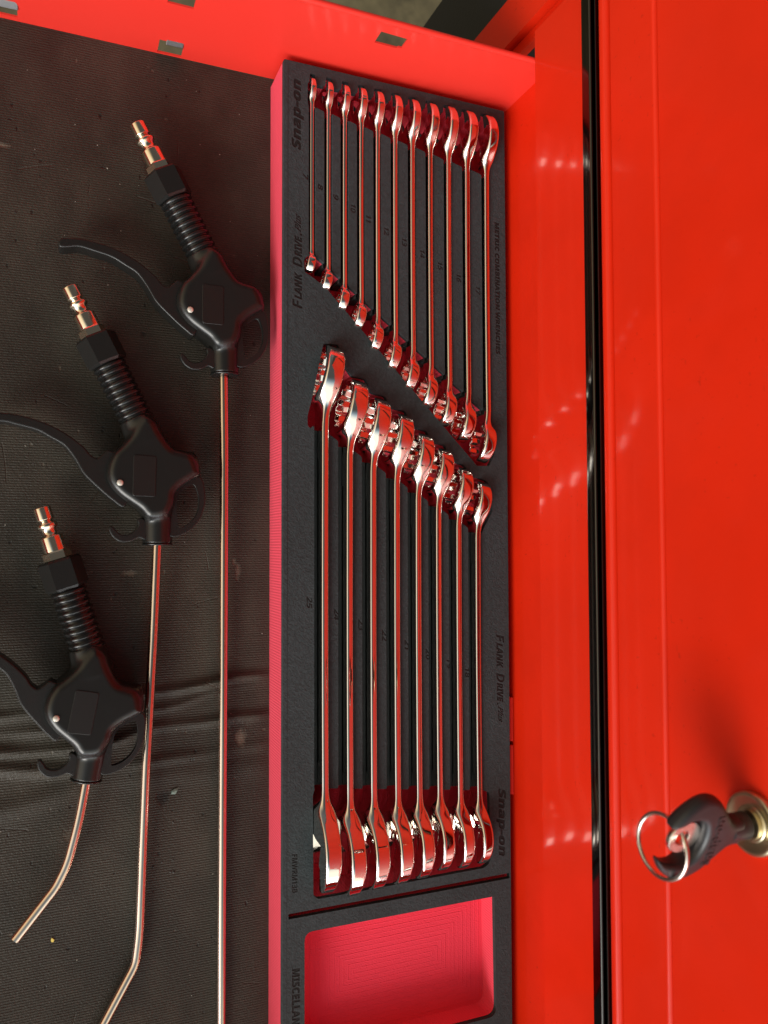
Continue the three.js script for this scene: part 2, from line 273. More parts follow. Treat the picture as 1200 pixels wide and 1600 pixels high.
// ------------------------------------------------------------ rubber liner on the drawer floor
const ridges = [[92, 2.9, 2.6, 0.075], [100, 1.2, 2.4, 0.12], [113, 2.6, 2.8, 0.07], [126, 2.2, 3.4, 0.03], [139, 1.2, 6, 0.05]];
const nr = noise2(91);
function matY(x, z) {
  let y = 0;
  for (const [zc, a, w, sl] of ridges) { const c = zc - sl * (x - 20) + 11 * (nr(x / 52 + zc * 0.37, 3.3) - 0.5) + 2.5 * (nr(x / 17 + zc, 6.3) - 0.5), q = (z - c) / w; y += a * Math.exp(-q * q) * (0.12 + 1.15 * nr(x / 34 + zc * 1.7, 8.1)); }
  return y + 0.5 * (nr(x / 45, z / 60 + 20) - 0.5);
}
{
  const nx = 120, nz = 640, x0 = XF, x1 = XB, z0 = Z0, z1 = 330, P = [], U = [], I = [];
  for (let j = 0; j <= nz; j++) for (let i = 0; i <= nx; i++) {
    const x = mix(x0, x1, i / nx), z = mix(z0, z1, j / nz);
    P.push(x, x > 123 ? Math.min(matY(x, z), -0.1) : matY(x, z), z); U.push((x + 60) / 190, (z - Z0) / 600);
    if (i < nx && j < nz) { const a = j * (nx + 1) + i, b = a + nx + 1; I.push(a, b, a + 1, a + 1, b, b + 1); }
  }
  const g = new THREE.BufferGeometry();
  g.setAttribute('position', new THREE.Float32BufferAttribute(P, 3)); g.setAttribute('uv', new THREE.Float32BufferAttribute(U, 2)); g.setIndex(I); g.computeVertexNormals();
  const W = 1024, H = 2048, r = rng(5), big = noise2(51), mid = noise2(52), fine = noise2(53);
  // scuffs and dents: [x mm, z mm, rx, rz, strength]
  const marks = []; for (let k = 0; k < 150; k++) marks.push([mix(-60, 122, r()), mix(-290, 290, r()), mix(0.5, 1.6, r() * r()), mix(0.4, 1.4, r()), r() < 0.75 ? -0.8 : 0.8]);
  marks.push([104, 18, 1.6, 5, 1.3], [40.5, 18, 5, 1.6, 1.2], [101.5, 12, 1.2, 2.4, 1.0], [-31, -224, 4, 1.4, 1.4], [-40, -206, 5, 2, 0.8], [106, 120, 3, 5, 1.6], [10, 165, 4, 4, 0.7], [60, 150, 4, 4, -0.8], [50, -225, 3, 3, -0.5]);
  const scr = []; for (let k = 0; k < 22; k++) scr.push([mix(-55, 118, r()), mix(-285, 285, r()), (r() - 0.5) * 1.2 + (r() < 0.3 ? 1.5 : 0), mix(4, 22, r()), mix(-0.35, 0.35, r())]);
  const stain = new Float32Array(W * H), dent = new Float32Array(W * H);
  const put = (x, z, rx, rz, s) => { const ci = (x + 60) / 190 * W, cj = (z - Z0) / 600 * H, ri = rx / 190 * W, rj = rz / 600 * H; for (let j = Math.floor(cj - 2 * rj); j <= cj + 2 * rj; j++) for (let i = Math.floor(ci - 2 * ri); i <= ci + 2 * ri; i++) { if (i < 0 || j < 0 || i >= W || j >= H) continue; const q = ((i - ci) / ri) ** 2 + ((j - cj) / rj) ** 2, n = 0.5 + fine(i / 5, j / 5); if (q * n < 1.4) { stain[j * W + i] += s * Math.max(0, 1 - q * n * 0.7); dent[j * W + i] -= 0.35 * Math.max(0, 1 - q * n * 0.7); } } };
  for (const m of marks) put(...m);
  for (const [x, z, a, l, s] of scr) for (let t = 0; t < l; t += 0.25) put(x + Math.cos(a + t * 0.004) * t, z + Math.sin(a + t * 0.004) * t, 0.28, 0.3, s * 0.5);
  const map = dataTex(W, H, (i, j) => {
    const x = i / W * 190, z = j / H * 600;
    const a = big(x / 45, z / 60), b = mid(x / 9, z / 14), c = fine(x * 1.3, z * 4.0), thread = 0.5 + 0.5 * Math.sin(z * 2 * Math.PI / 1.45 + 1.2 * mid(x / 20, z / 20));
    const k = 0.74 + 0.3 * a + 0.16 * b + 0.2 * (c - 0.5) + 0.14 * (thread - 0.5) + 0.55 * stain[j * W + i];
    return [61 * k, 57 * k, 50 * k];
  }, true);
  const bump = dataTex(W, H, (i, j) => {
    const x = i / W * 190, z = j / H * 600, thread = 0.5 + 0.5 * Math.sin(z * 2 * Math.PI / 1.45 + 1.2 * mid(x / 20, z / 20));
    return 0.45 + 0.3 * (thread - 0.5) * (0.5 + 0.7 * fine(x * 0.9, z * 0.5)) + 0.25 * (fine(x * 1.6, z * 2.4) - 0.5) + dent[j * W + i];
  });
  const mat = new THREE.MeshPhysicalMaterial({ map, bumpMap: bump, bumpScale: 0.0006, roughness: 0.45, specularIntensity: 0.6 });
  tag(mesh('drawer_liner', g, mat, scene), 'dark ribbed rubber liner with wrinkles on the drawer floor', 'drawer liner');
}

// ------------------------------------------------------------ wrenches: sizes and places
const YT = s => 31 + (s - 7) * 0.25, HV = s => (0.62 * s + 2) / 2, HW = s => (2.5 + 0.075 * s) / 2;
const Y0 = s => YT(s) - HV(s), RB = s => 0.7 * s + 1, RO = s => 0.97 * s, TB = s => 0.34 * s + 2.6, TO = s => 0.36 * s + 1.0;
const upper = [[7, 142.3, -285, -164.7], [8, 152.9, -285, -154.8], [9, 163.5, -285, -143.7], [10, 174.4, -285.4, -133.8], [11, 185.5, -285.4, -120.7], [12, 197.4, -285.4, -109.7], [13, 209.4, -285, -98], [14, 222, -285, -87.5], [15, 235.2, -285.4, -76.5], [16, 248.9, -285.2, -67.5], [17, 263.4, -285, -54.5]];
const lower = [[25, 149.4, -116.5, 208], [24, 165.2, -97, 210.5], [23, 180.7, -86.8, 209.5], [22, 196.7, -77.9, 209], [21, 211.5, -66.4, 208], [20, 225.8, -57.5, 205.5], [19, 240.4, -45.6, 206.5], [18, 254.5, -37, 206]];

// ------------------------------------------------------------ foam tray
const FX0 = 124, FX1 = 278.4, FZ0 = -292.4, FZ1 = 425, FT = 31;
const lineAt = (a, b, x) => a[1] + (b[1] - a[1]) * (x - a[0]) / (b[0] - a[0]);
const rows = [];
{ // upper row
  const top = x => lineAt([139.7, -267.6], [261.5, -245.6], x), bot = x => lineAt([145.9, -173], [270, -78.7], x), low = x => lineAt([147.1, -158.4], [256.4, -48.6], x);
  const slots = upper.map(([s, x]) => [x - HW(s) - 1.3, x + HW(s) + 0.35, s]);
  const o = [[138.8, -281.2]];
  for (const [s, x] of upper) { const h = TO(s) / 2 + 0.9; o.push([x - h, -281.2], [x - h + 0.8, -287.4], [x + h - 0.8, -287.4], [x + h, -281.2]); }
  const R = slots[10][1];
  o.push([272.6, -281.2], [272.6, -262], [R + 1, -252], [R, -248], [R, -79], [269.6, -74], [269, -58], [264.5, -49.5], [255, -49.2], [150, low(150)], [141, -161], [136.9, -163], [136.6, -171.6], [slots[0][0], -174], [slots[0][0], -266], [138.8, -268.4]);
  rows.push({ outline: o, slots, top, bot, floor: 11, list: upper });
}
{ // lower row
  const top = x => lineAt([153.6, -65.3], [249.9, -8.6], x), bot = x => lineAt([153, 147.5], [263, 162], x);
  const slots = lower.map(([s, x]) => [x - HW(s) - 4.2, x + HW(s) + 0.4, s]);
  const R = slots[7][1];
  const o = [[147.4, -114], [149, -121.2], [159, -121.4], [163, -109], [168, -102.6], [177, -101.4], [181, -93], [190, -91.6], [194, -84.6], [204, -83], [209, -73], [219, -71], [222.5, -64], [232, -62.6], [236, -53], [246, -50], [251, -43.5], [262, -40.5], [267, -35], [267, -20], [R + 2, -6], [R, -3], [R, 160], [R + 6, 163], [263, 168], [263.4, 206], [262, 209], [258, 211.2], [146, 211.6], [142.6, 209], [142.2, 150], [143.4, 146.6], [slots[0][0] + 0.01, 145.6], [slots[0][0], -70], [141.2, -67.5], [138.8, -70], [138.8, -76], [141, -84]];
  rows.push({ outline: o, slots, top, bot, floor: 3.4, list: lower });
}
{
  const tray = thing('foam_tray', 'black topped pink foam tool tray with wrench cutouts in the drawer', 'foam tray');
  const outer = () => roundShape([[FX0, FZ0], [FX1, FZ0], [FX1, FZ1], [FX0, FZ1]], 1.6);
  const miscPts = [[137.2, 228.6], [266.2, 229.6], [267, 306.6], [137.2, 306]], miscR = [6, 1.2, 7, 7];
  const gapPts = [[127.4, 216.2], [FX1 - 0.9, 216.5], [FX1 - 0.9, 220.8], [127.4, 220.2]];
  // printed and embossed top: letters along the tray
  const CW = 1024, CH = 2048, zSpan = 625, sx = CW / (FX1 - FX0), sz = CH / zSpan;
  const cv = document.createElement('canvas'); cv.width = CW; cv.height = CH; const c = cv.getContext('2d');
  c.fillStyle = '#fff'; c.fillRect(0, 0, CW, CH);
  function text(str, x, z, h, len, cw, font, skew = 0, squeeze) {   // centre (x, z) mm, letter height h mm, run length len mm; cw: top of letters towards +x
    c.save(); c.setTransform(sx, 0, 0, sz, (x - FX0) * sx, (z - FZ0) * sz); c.rotate(cw ? Math.PI / 2 : -Math.PI / 2); c.transform(1, 0, -skew, 1, 0, 0);
    c.font = font.replace('#', '100px'); c.textBaseline = 'alphabetic'; c.fillStyle = '#000';
    const m = c.measureText(str), k = h / 73, kx = len / m.width; c.scale(kx, k); c.fillText(str, -m.width / 2, 36.5); c.lineWidth = font.startsWith('900') ? 3 : 7; c.lineJoin = 'round'; c.strokeStyle = '#000'; c.strokeText(str, -m.width / 2, 36.5); c.restore();
  }
  const BI = '900 # sans-serif', SB = 'bold # sans-serif', SR = '# sans-serif';
  text('Snap-on', 132.2, -260.4, 5.4, 43.5, false, BI, 0.32); text('Snap-on', 272.3, 183.6, 5.4, 43.5, true, BI, 0.32);
  function brand(x, z, cw) {                                          // two words with taller first letters and a small script tail
    const d = cw ? 1 : -1, b = cw ? -0.0 : 0.0;
    text('F', x + b, z - 26.2 * d, 5.6, 4.4, cw, SR, 0.28); text('LANK', x - 0.5 * d, z - 15.2 * d, 4.3, 15.5, cw, SB, 0.28);
    text('D', x + b, z - 0.2 * d, 5.6, 6, cw, SR, 0.28); text('RIVE', x - 0.5 * d, z + 9.2 * d, 4.3, 12, cw, SB, 0.28);
    text('.', x - 0.8 * d, z + 16.6 * d, 4, 1.4, cw, SB, 0); text('Plus', x - 0.2 * d, z + 23.4 * d, 3.4, 9.6, cw, 'italic # serif', 0.5);
  }
  brand(132.9, -169.6, false); brand(271.8, 89.6, true);
  text('METRIC COMBINATION WRENCHES', 272, -170, 3.1, 89.5, true, SB, 0.12);
  text('FMWRM13B', 131.8, 193.6, 3.0, 22.6, true, SR, 0.06);
  text('MISCELLANEOUS', 132.7, 272, 4.3, 48, true, SB, 0.04);
  [[138.1, -222.5], [147.5, -217.4], [157.9, -212.8], [169.2, -207.8], [179.5, -202.5], [191.7, -196.6], [204.1, -191.4], [216.7, -185.7], [229.5, -179.4], [243.1, -173.2], [257.4, -166.8]].forEach(([x, z], i) => text(String(7 + i), x - (i > 1 ? 0.3 : 0), z, 3.0, i < 3 ? 3.4 : 5.6, true, SR, 0.3));
  [[140.7, 36], [157.8, 43.8], [173.6, 50.7], [189.3, 58.1], [204.4, 64.8], [219.1, 71.2], [233.8, 77.7], [247.2, 84.3]].forEach(([x, z], i) => text(String(25 - i), x, z, 3.2, 6.6, true, SR, 0.3));
  const img = c.getImageData(0, 0, CW, CH).data, nn = noise2(61), nb = noise2(62), nc = noise2(63);
  const ink = (i, j) => 1 - img[((CH - 1 - j) * CW + i) * 4] / 255;
  const grain = (i, j) => 0.5 * nn(i / 5, j / 2.4) + 0.3 * nb(i / 12, j / 6) + 0.2 * nc(i / 2.5, j / 1.3);
  const map = dataTex(CW, CH, (i, j) => { const k = (0.78 + 0.44 * (grain(i, j)) + 0.14 * (nb(i / 200, j / 120) - 0.5)) * (1 - 0.9 * ink(i, j)); const sp = nc(i * 1.7, j * 1.7) > 0.985 ? 26 : 0; return [45 * k + sp, 53 * k + sp, 56 * k + sp]; }, true);
  const bump = dataTex(CW, CH, (i, j) => 0.6 + 0.4 * (grain(i, j) - 0.5) - 0.6 * ink(i, j));
  const topMat = new THREE.MeshStandardMaterial({ map, bumpMap: bump, bumpScale: 0.0007, roughness: 0.85 });
  const topUV = g => { if (g.index) g = g.toNonIndexed(); const p = g.attributes.position, uv = new Float32Array(p.count * 2); for (let i = 0; i < p.count; i++) { uv[2 * i] = (p.getX(i) - FX0) / (FX1 - FX0); uv[2 * i + 1] = 1 - (p.getZ(i) - FZ0) / zSpan; } g.setAttribute('uv', new THREE.BufferAttribute(uv, 2)); return g; };
  // islands between the shank slots
  const islands = [];
  for (const r of rows) for (let i = 0; i + 1 < r.slots.length; i++) {
    const a = r.slots[i][1], b = r.slots[i + 1][0];
    islands.push([[a, r.top(a)], [b, r.top(b) + 0.6], [b, r.bot(b) - 0.2], [a, r.bot(a)]]);
  }
  const shrink = (pts, d) => { const n = pts.length, cx = pts.reduce((s, p) => s + p[0], 0) / n, cz = pts.reduce((s, p) => s + p[1], 0) / n; return pts.map(([x, z]) => [x + Math.sign(cx - x) * d, z + Math.sign(cz - z) * d]); };
  const sheet = outer();
  for (const r of rows) sheet.holes.push(roundShape(r.outline, 1.2, THREE.Path));
  sheet.holes.push(roundShape(miscPts, miscR, THREE.Path)); sheet.holes.push(roundShape(gapPts, 0.8, THREE.Path));
  const parts = [plate(sheet, 27.6, FT, 0.45, 8), ...islands.map(p => plate(roundShape(p, 1.2), 27.6, FT, 0.4, 4))];
  mesh('top_layer', topUV(merge(parts)), topMat, tray, 'black foam skin with pressed lettering');
  mesh('edge_groove', box(126.7, 127.0, FT - 0.2, FT + 0.03, FZ0 + 3, FZ1 - 3), M.dark, tray);
  const body = outer();
  const grow = (pts, d) => pts;                                        // same outline, the skin's rounded edge stands 0.45 mm back
  for (const r of rows) body.holes.push(roundShape(r.outline, 1.2, THREE.Path));
  body.holes.push(roundShape(miscPts, miscR, THREE.Path)); body.holes.push(roundShape([[127.6, 216.4], [FX1 - 1.4, 216.7], [FX1 - 1.4, 220.6], [127.6, 220]], 0.8, THREE.Path));
  const ribs = dataTex(64, 64, (i, j) => 0.5 + 0.4 * Math.sin(i / 64 * 2 * Math.PI) + 0.1 * n1(i / 4, j / 4, 16, 16));
  ribs.wrapS = ribs.wrapT = THREE.RepeatWrapping;
  const sideMat = M.foamRed.clone(); sideMat.bumpMap = ribs; sideMat.bumpScale = 0.00018; sideMat.color = rgb(0.82, 0.058, 0.105);
  mesh('foam_body', boxUV(merge([plate(body, 0, 27.5, 0, 8), ...islands.map(p => plate(roundShape(shrink(p, 0.3), 1.2), 3, 27.5, 0, 4))]), 1.7), sideMat, tray, 'pink foam body with fine ribs down its cut side');
  for (const r of rows) {
    mesh('pocket_floor', boxUV(plate(roundShape(shrink(r.outline, 0.0), 1.2), r.floor - 3, r.floor, 0, 4), 60), M.foamRed, tray);
    for (let i = 0; i < r.slots.length; i++) {
      const [a, b, s] = r.slots[i], y = Y0(s) - HV(s) - 0.05, zt = r.top((a + b) / 2) + 0.8, zb = r.bot((a + b) / 2) - 0.8;
      const st = r.floor < 5 ? b - a - 2 * HW(s) - 0.6 : 0;
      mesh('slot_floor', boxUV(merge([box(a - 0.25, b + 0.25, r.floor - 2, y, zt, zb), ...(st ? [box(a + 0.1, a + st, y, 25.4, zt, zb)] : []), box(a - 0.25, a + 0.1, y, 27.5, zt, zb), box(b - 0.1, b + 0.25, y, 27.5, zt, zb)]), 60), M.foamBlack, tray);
    }
  }
  const gapFloor = box(127, FX1 - 1.2, 10, 12, 216, 221); mesh('groove_floor', boxUV(gapFloor, 60), M.foamBlack, tray);
  // misc pocket floor with the stepped rings a cutter leaves
  const rings = dataTex(512, 512, (i, j) => { const x = i / 512 * 140, z = j / 512 * 90, d = Math.min(x - 5, 135 - x, z - 6, 84 - z), q = d / 3.1, fr = q - Math.floor(q); return 0.45 + 0.3 * (fr < 0.16 ? 1 : 0) + 0.08 * (Math.floor(q) % 2) + 0.35 * (n1(i / 2, j / 2) - 0.5); });
  const mf = plate(roundShape(miscPts.map(([x, z], i) => [x + (i === 0 || i === 3 ? -0.3 : 0.3), z + (i < 2 ? -0.3 : 0.3)]), miscR), 3, 12.5, 0, 10);
  { const p = mf.attributes.position, uv = mf.attributes.uv; for (let i = 0; i < p.count; i++) uv.setXY(i, (p.getX(i) - 132) / 140, (p.getZ(i) - 223) / 90); }
  const mm = M.foamRed.clone(); mm.bumpMap = rings; mm.bumpScale = 0.0004;
  mesh('pocket_floor', mf, mm, tray, 'empty pink pocket floor with stepped rings');
}

// ------------------------------------------------------------ combination wrenches
const ordinal = ['first', 'second', 'third', 'fourth', 'fifth', 'sixth', 'seventh', 'eighth', 'ninth', 'tenth', 'eleventh'];
function wrench(s, x, za, zb, flip, label, group) {
  // local axes: u along the tool towards the box end (+z), v up, w across (x). The upper row has its box end at +z.
  const Rb = RB(s), Ro = RO(s), tb = TB(s) / 2, to = TO(s) / 2, hv = HV(s), hw = HW(s), y0 = Y0(s);
  const tipReach = 0.93 * s; if (flip) { za -= 0.15 * s; zb += s > 24 ? -1.8 : 0.4; } else zb += 0.17 * s;
  const total = zb - za, U = total - tipReach - Rb;  // distance between the head centres
  const ub = U / 2, uo = -U / 2, tilt = 0.2, ct = Math.cos(tilt), st = Math.sin(tilt), off = -0.13 * s;
  const ja = -15 * Math.PI / 180, cj = Math.cos(ja), sj = Math.sin(ja), hex = [0, 1, 2, 3, 4, 5].map(k => [Math.cos(k * Math.PI / 6), Math.sin(k * Math.PI / 6)]);
  const r1 = Math.min(1.6, 0.09 * s + 0.3);
  const f = (w, v, u) => {
    // box end
    let d = 1e9;
    const q = u - ub, bend = off * sstep(-1.35 * s, 0, q);
    if (q > -2.6 * s) {
      const ww = w - off, qu = q * ct - ww * st, qw = ww * ct + q * st;
      const rr = Math.hypot(qu, v);
      d = rbox(rr - Rb + 0.012 * qw * qw, Math.abs(qw) - tb, r1);
    }
    // shank, slightly waisted
    const along = Math.min(1, Math.max(0, (u - uo) / U)), waist = 1 - 0.12 * Math.sin(along * Math.PI);
    const sw = w - (q > -2 * s ? bend : 0), hh = hv * waist;
    const e = Math.max(uo - u, u - ub);
    let sh = rbox(Math.abs(sw) - hw, Math.abs(v) - hh + 0.03 * sw * sw, hw * (s > 17 ? 0.5 : s > 12 ? 0.62 : 0.78));
    sh = Math.max(sh, e);
    // hollow along both faces
    if (s > 9) { const g = Math.hypot(Math.max(Math.abs(v) - (hh - hw) * 0.55, 0) * 0.8, Math.abs(sw) - hw - 1.1) - 1.4; sh = smax(sh, -Math.max(g, Math.abs(u) - U * 0.32), 0.5); }
    const p = uo - u;                                  // towards the jaws
    let o = 1e9;
    if (p > -2.8 * s) {
      const pj = p * cj + v * sj, pv = v * cj - p * sj;
      const circ = Math.hypot(p * 0.96, v) - Ro;
      o = rbox(smax(circ, pj - 0.9 * s, 0.3 * s), Math.abs(w) - to + 0.04 * Math.max(0, p), r1);
      const B = smin(sh, o, 0.62 * s);
      const slot = Math.max(Math.abs(pv) - s * 0.5, -(pj + 0.4 * s));
      return smax(B, -slot, 0.5);
    }
    if (d < 1e8) {
      const B = smin(sh, d, 0.5 * s);
      const ww = w - off, qu = q * ct - ww * st, qw = ww * ct + q * st;
      let ha = -1e9, hb = -1e9;
      hex.forEach(([c, t], k) => { const z = Math.abs(qu * c + v * t) - s * 0.5; if (k & 1) hb = Math.max(hb, z); else ha = Math.max(ha, z); });
      let hole = Math.min(ha, hb);
      hole = Math.min(hole, Math.hypot(qu, v) - s * 0.5 - 1.2 * Math.max(0, Math.abs(qw) - tb + 1.1));    // chamfered mouth
      return smax(B, -hole, 0.35);
    }
    return sh;
  };
  const h = 0.26 + 0.017 * s, m = 2 * h;
  const g = sdfGeo(f, [-to - Math.abs(off) - 3 - m, -Math.max(Rb, Ro) - m, uo - 1.12 * s - m], [to + 3 + Math.abs(off) * 0 + m + tb, Math.max(Rb, Ro) + m, ub + Rb + m], h);
  const withUV = q => { const p = q.attributes.position, uv = new Float32Array(p.count * 2); for (let i = 0; i < p.count; i++) { uv[2 * i] = (p.getZ(i) + s * 17) / 70; uv[2 * i + 1] = (p.getY(i) + p.getX(i) * 0.9 + s * 5) / 70; } q.setAttribute('uv', new THREE.BufferAttribute(uv, 2)); return q; };
  const [open, shank, ring] = splitBy(g, (a, b, u) => u < uo + 1.5 * s ? 0 : u > ub - 1.5 * s ? 2 : 1, 3).map(withUV);
  const t = thing('combination_wrench', label, 'wrench', [x, y0, 0], flip ? Math.PI : 0, group);
  t.position.z = (flip ? za + Rb + U / 2 : za + tipReach + U / 2) * MM;
  mesh('shank', shank, M.chrome, t); mesh('open_end', open, M.chrome, t); mesh('box_end', ring, M.chrome, t);
}
upper.forEach(([s, x, a, b], i) => wrench(s, x, a, b, false, `chrome combination wrench, ${i === 0 ? 'shortest of the upper row' : i === 10 ? 'longest of the upper row' : ordinal[i] + ' in the upper row'}, beside the pressed number ${s}`, 'wrenches in the upper row of the foam tray'));
lower.forEach(([s, x, a, b], i) => wrench(s, x, a, b, true, `chrome combination wrench, ${i === 0 ? 'largest of the lower row' : i === 7 ? 'smallest of the lower row' : ordinal[i] + ' in the lower row'}, beside the pressed number ${s}`, 'wrenches in the lower row of the foam tray'));

// ------------------------------------------------------------ air blow guns
const GY = 14;
function makeGun(label) {
  const t = thing('air_blow_gun', label, 'blow gun', [0, 0, 0], 0, 'black air blow guns on the drawer liner');
  const outline = smoothClosed([[9, -33.5], [5.2, -26.8], [0.9, -21.3], [-3.6, -16.3], [-6.1, -10.1], [-6.6, -4], [-4.7, 1.4], [-0.1, 6.8], [6.4, 11.5], [11, 14.8], [14.2, 18.5], [17, 20], [26, 18], [30.2, 10], [30.9, 5], [34.4, 1.0], [40, -2.9], [44.2, -6.2], [43.6, -10], [41.3, -15.9], [38.6, -18.6], [35, -19.7], [29.5, -21.1], [26.1, -24.5], [22, -30.6], [18.6, -36.6], [13, -39]], 110);
  const sd = polySd(outline);
  const cap = (x, z, y, ax, az, bx, bz, r0, r1) => { const dx = bx - ax, dz = bz - az, L = Math.hypot(dx, dz), k = ((x - ax) * dx + (z - az) * dz) / L, c = Math.min(L, Math.max(0, k)), px = x - ax - dx / L * k, pz = z - az - dz / L * k; return rbox(Math.hypot(px, pz, y) - mix(r0, r1, c / L), Math.abs(k - L / 2) - L / 2, 0.8); };
  const f = (x, y, z) => {
    const yy = y - GY, d = sd(x, z);
    let b = rbox(d, Math.abs(yy) - 12.4, 5.2);
    b = smin(b, cap(x, z, yy, 21.9, 6, 21.8, 33.4, 9.2, 8.3), 4);
    b = smin(b, cap(x, z, yy, 26, -9, 43.6, -12.6, 9.5, 7.6), 5);
    b = smin(b, cap(x, z, yy, 15.4, -24, 9.4, -38, 11, 9.4), 4);
    return b;
  };
  mesh('gun_body', sdfGeo(f, [-9, -1, -42], [48, 29, 36], 0.85), M.nylon, t);
  // label plate and pivot pin
  const lp = roundShape([[7.2, -16], [19.6, -15.4], [19.2, 7.4], [6.8, 7.2]], 1.6);
  mesh('label_plate', plate(lp, 25.6, 26.75, 0.35, 6), M.nylon, t);
  mesh('pivot_pin', new THREE.LatheGeometry([[0.01, 0.7], [1.2, 0.6], [1.75, 0.1], [1.75, -1.5]].map(a => new THREE.Vector2(...a)).reverse(), 24).translate(0.2, 26.6, -0.1), M.pin, t);
  mesh('nozzle_collar', new THREE.LatheGeometry([[2.6, 0], [7.9, 0], [8.5, 0.5], [8.5, 1.1], [7.9, 1.5], [2.6, 1.5]].map(a => new THREE.Vector2(...a)), 40).rotateX(Math.PI / 2).translate(21.8, GY, 33.2), M.sleeve, t);
  // ribbed grip sleeve along (11,-35) -> (-6,-68)
  const ax = new THREE.Vector3(10.6, GY, -36), bx = new THREE.Vector3(-5.9, GY, -68.6), dir = bx.clone().sub(ax), GL = dir.length(); dir.normalize();
  const along = (g) => { const q = new THREE.Quaternion().setFromUnitVectors(new THREE.Vector3(0, 1, 0), dir); return g.applyQuaternion(q).translate(ax.x, ax.y, ax.z); };
  const prof = [[0.01, -3], [8.4, -3]]; const NR = 10, pitch = GL / NR;
  for (let i = 0; i < NR; i++) for (let k = 0; k <= 7; k++) { const a = k / 7; prof.push([8.5 + 1.15 * Math.pow(Math.sin(Math.PI * Math.min(1, a * 1.35)) < 0 ? 0 : Math.max(0, Math.sin(Math.PI * Math.min(1, a * 1.35))), 0.55), (i + a) * pitch]); }
  prof.push([8.4, GL + 1], [0.01, GL + 1]);
  mesh('grip_sleeve', along(new THREE.LatheGeometry(prof.map(p => new THREE.Vector2(...p)), 56)), M.sleeve, t);
  // hexagonal nut, flats up
  const hexLathe = (pts, turn) => { const g = new THREE.LatheGeometry(pts.map(p => new THREE.Vector2(...p)), 6, turn).toNonIndexed(); g.computeVertexNormals(); return g; };
  const q = new THREE.Quaternion().setFromUnitVectors(new THREE.Vector3(0, 1, 0), dir);
  const hexTurn = (() => { // turn that puts a flat upwards
    let best = 0, bv = -9; for (let k = 0; k < 60; k++) { const a = k / 60 * Math.PI / 3; const v = new THREE.Vector3(Math.sin(a + Math.PI / 6), 0, Math.cos(a + Math.PI / 6)).applyQuaternion(q); let m = -9; for (let e = 0; e < 6; e++) { const w = new THREE.Vector3(Math.sin(a + Math.PI / 6 + e * Math.PI / 3), 0, Math.cos(a + Math.PI / 6 + e * Math.PI / 3)).applyQuaternion(q); m = Math.max(m, w.y); } if (m > bv) { bv = m; best = a; } } return best; })();
  mesh('end_nut', along(hexLathe([[0.01, GL - 0.4], [10.2, GL - 0.4], [11.5, GL + 0.9], [11.5, GL + 15.4], [10.4, GL + 16.6], [0.01, GL + 16.6]], hexTurn)), M.nylon, t);
  const F = GL + 16.2, fit = mesh('air_fitting', along(new THREE.LatheGeometry([[0.01, 0], [4.6, 0], [6.0, 5], [6.1, 5.6], [6.1, 13], [5.6, 14], [3.9, 14.2], [3.8, 16], [3.9, 17.6], [5.0, 18.6], [5.35, 19.4], [5.35, 20.2], [5.0, 20.9], [3.4, 21.8], [3.4, 22.4], [4.5, 22.9], [4.6, 23.4], [4.6, 29.6], [4.1, 30.2], [2.6, 30.2], [2.6, 24], [0.01, 24]].map(([r, y]) => new THREE.Vector2(r, y + F)), 48)), M.fitting, t);
  mesh('hex_collar', along(hexLathe([[0.01, F + 0.2], [6.9, F + 0.2], [7.5, F + 0.8], [7.5, F + 4.6], [6.9, F + 5.3], [0.01, F + 5.3]], hexTurn)), M.fitting, fit);
  // hook and loop
  const hook = smoothClosed([[14.6, 31.3], [11.2, 30.4], [6.6, 32.4], [1.4, 32.7], [-3.2, 29.4], [-4.9, 25.2], [-3.8, 23.7], [-1.9, 25.2], [0.7, 28], [4.6, 28.6], [8.5, 26.5], [10.7, 23.1], [10.4, 20.3], [11.7, 19], [15, 21]], 70);
  mesh('hook', plate(shapeOf(hook), GY + 0.6, GY + 5, 0.7), M.nylon, t);
  const lo = shapeOf(smoothClosed([[28, -2], [36, -3], [45.2, -5], [48.1, 5.1], [47.7, 12.2], [44.3, 20.8], [38.8, 26.6], [30, 30], [27, 28], [27, 10]], 80));
  const li = smoothClosed([[32.0, 5.4], [36.3, 1.4], [41.8, -1.2], [44.4, 3.6], [45.2, 9], [44.5, 15], [41.7, 20.1], [36.8, 24.2], [33, 25], [31.8, 20]], 60);
  const hp = new THREE.Path(); li.forEach(([x, z], i) => i ? hp.lineTo(x, -z) : hp.moveTo(x, -z)); hp.closePath(); lo.holes.push(hp);
  mesh('loop', plate(lo, GY + 1.2, GY + 5.4, 0.6), M.nylon, t);
  // trigger lever
  const lev = smoothClosed([[2, -15], [-3.7, -18], [-6.2, -18.4], [-8.6, -16], [-11.5, -13.8], [-14.9, -15.5], [-18.2, -19.4], [-28.9, -27.5], [-41.4, -33.2], [-54.4, -36], [-63.9, -36], [-68.4, -35.2], [-69.8, -33], [-69, -30.4], [-59.5, -31.6], [-51.2, -30], [-41.8, -27.6], [-35.6, -24.2], [-29, -20.4], [-25.7, -16.6], [-22.5, -11.8], [-18.5, -4.9], [-11.1, 2.6], [-2.9, 9.8], [2.5, 13.2], [5, 9], [4, -4]], 130);
  mesh('trigger_lever', plate(shapeOf(lev), GY - 5.4, GY + 7, 0.9), M.nylon, t);
  return t;
}
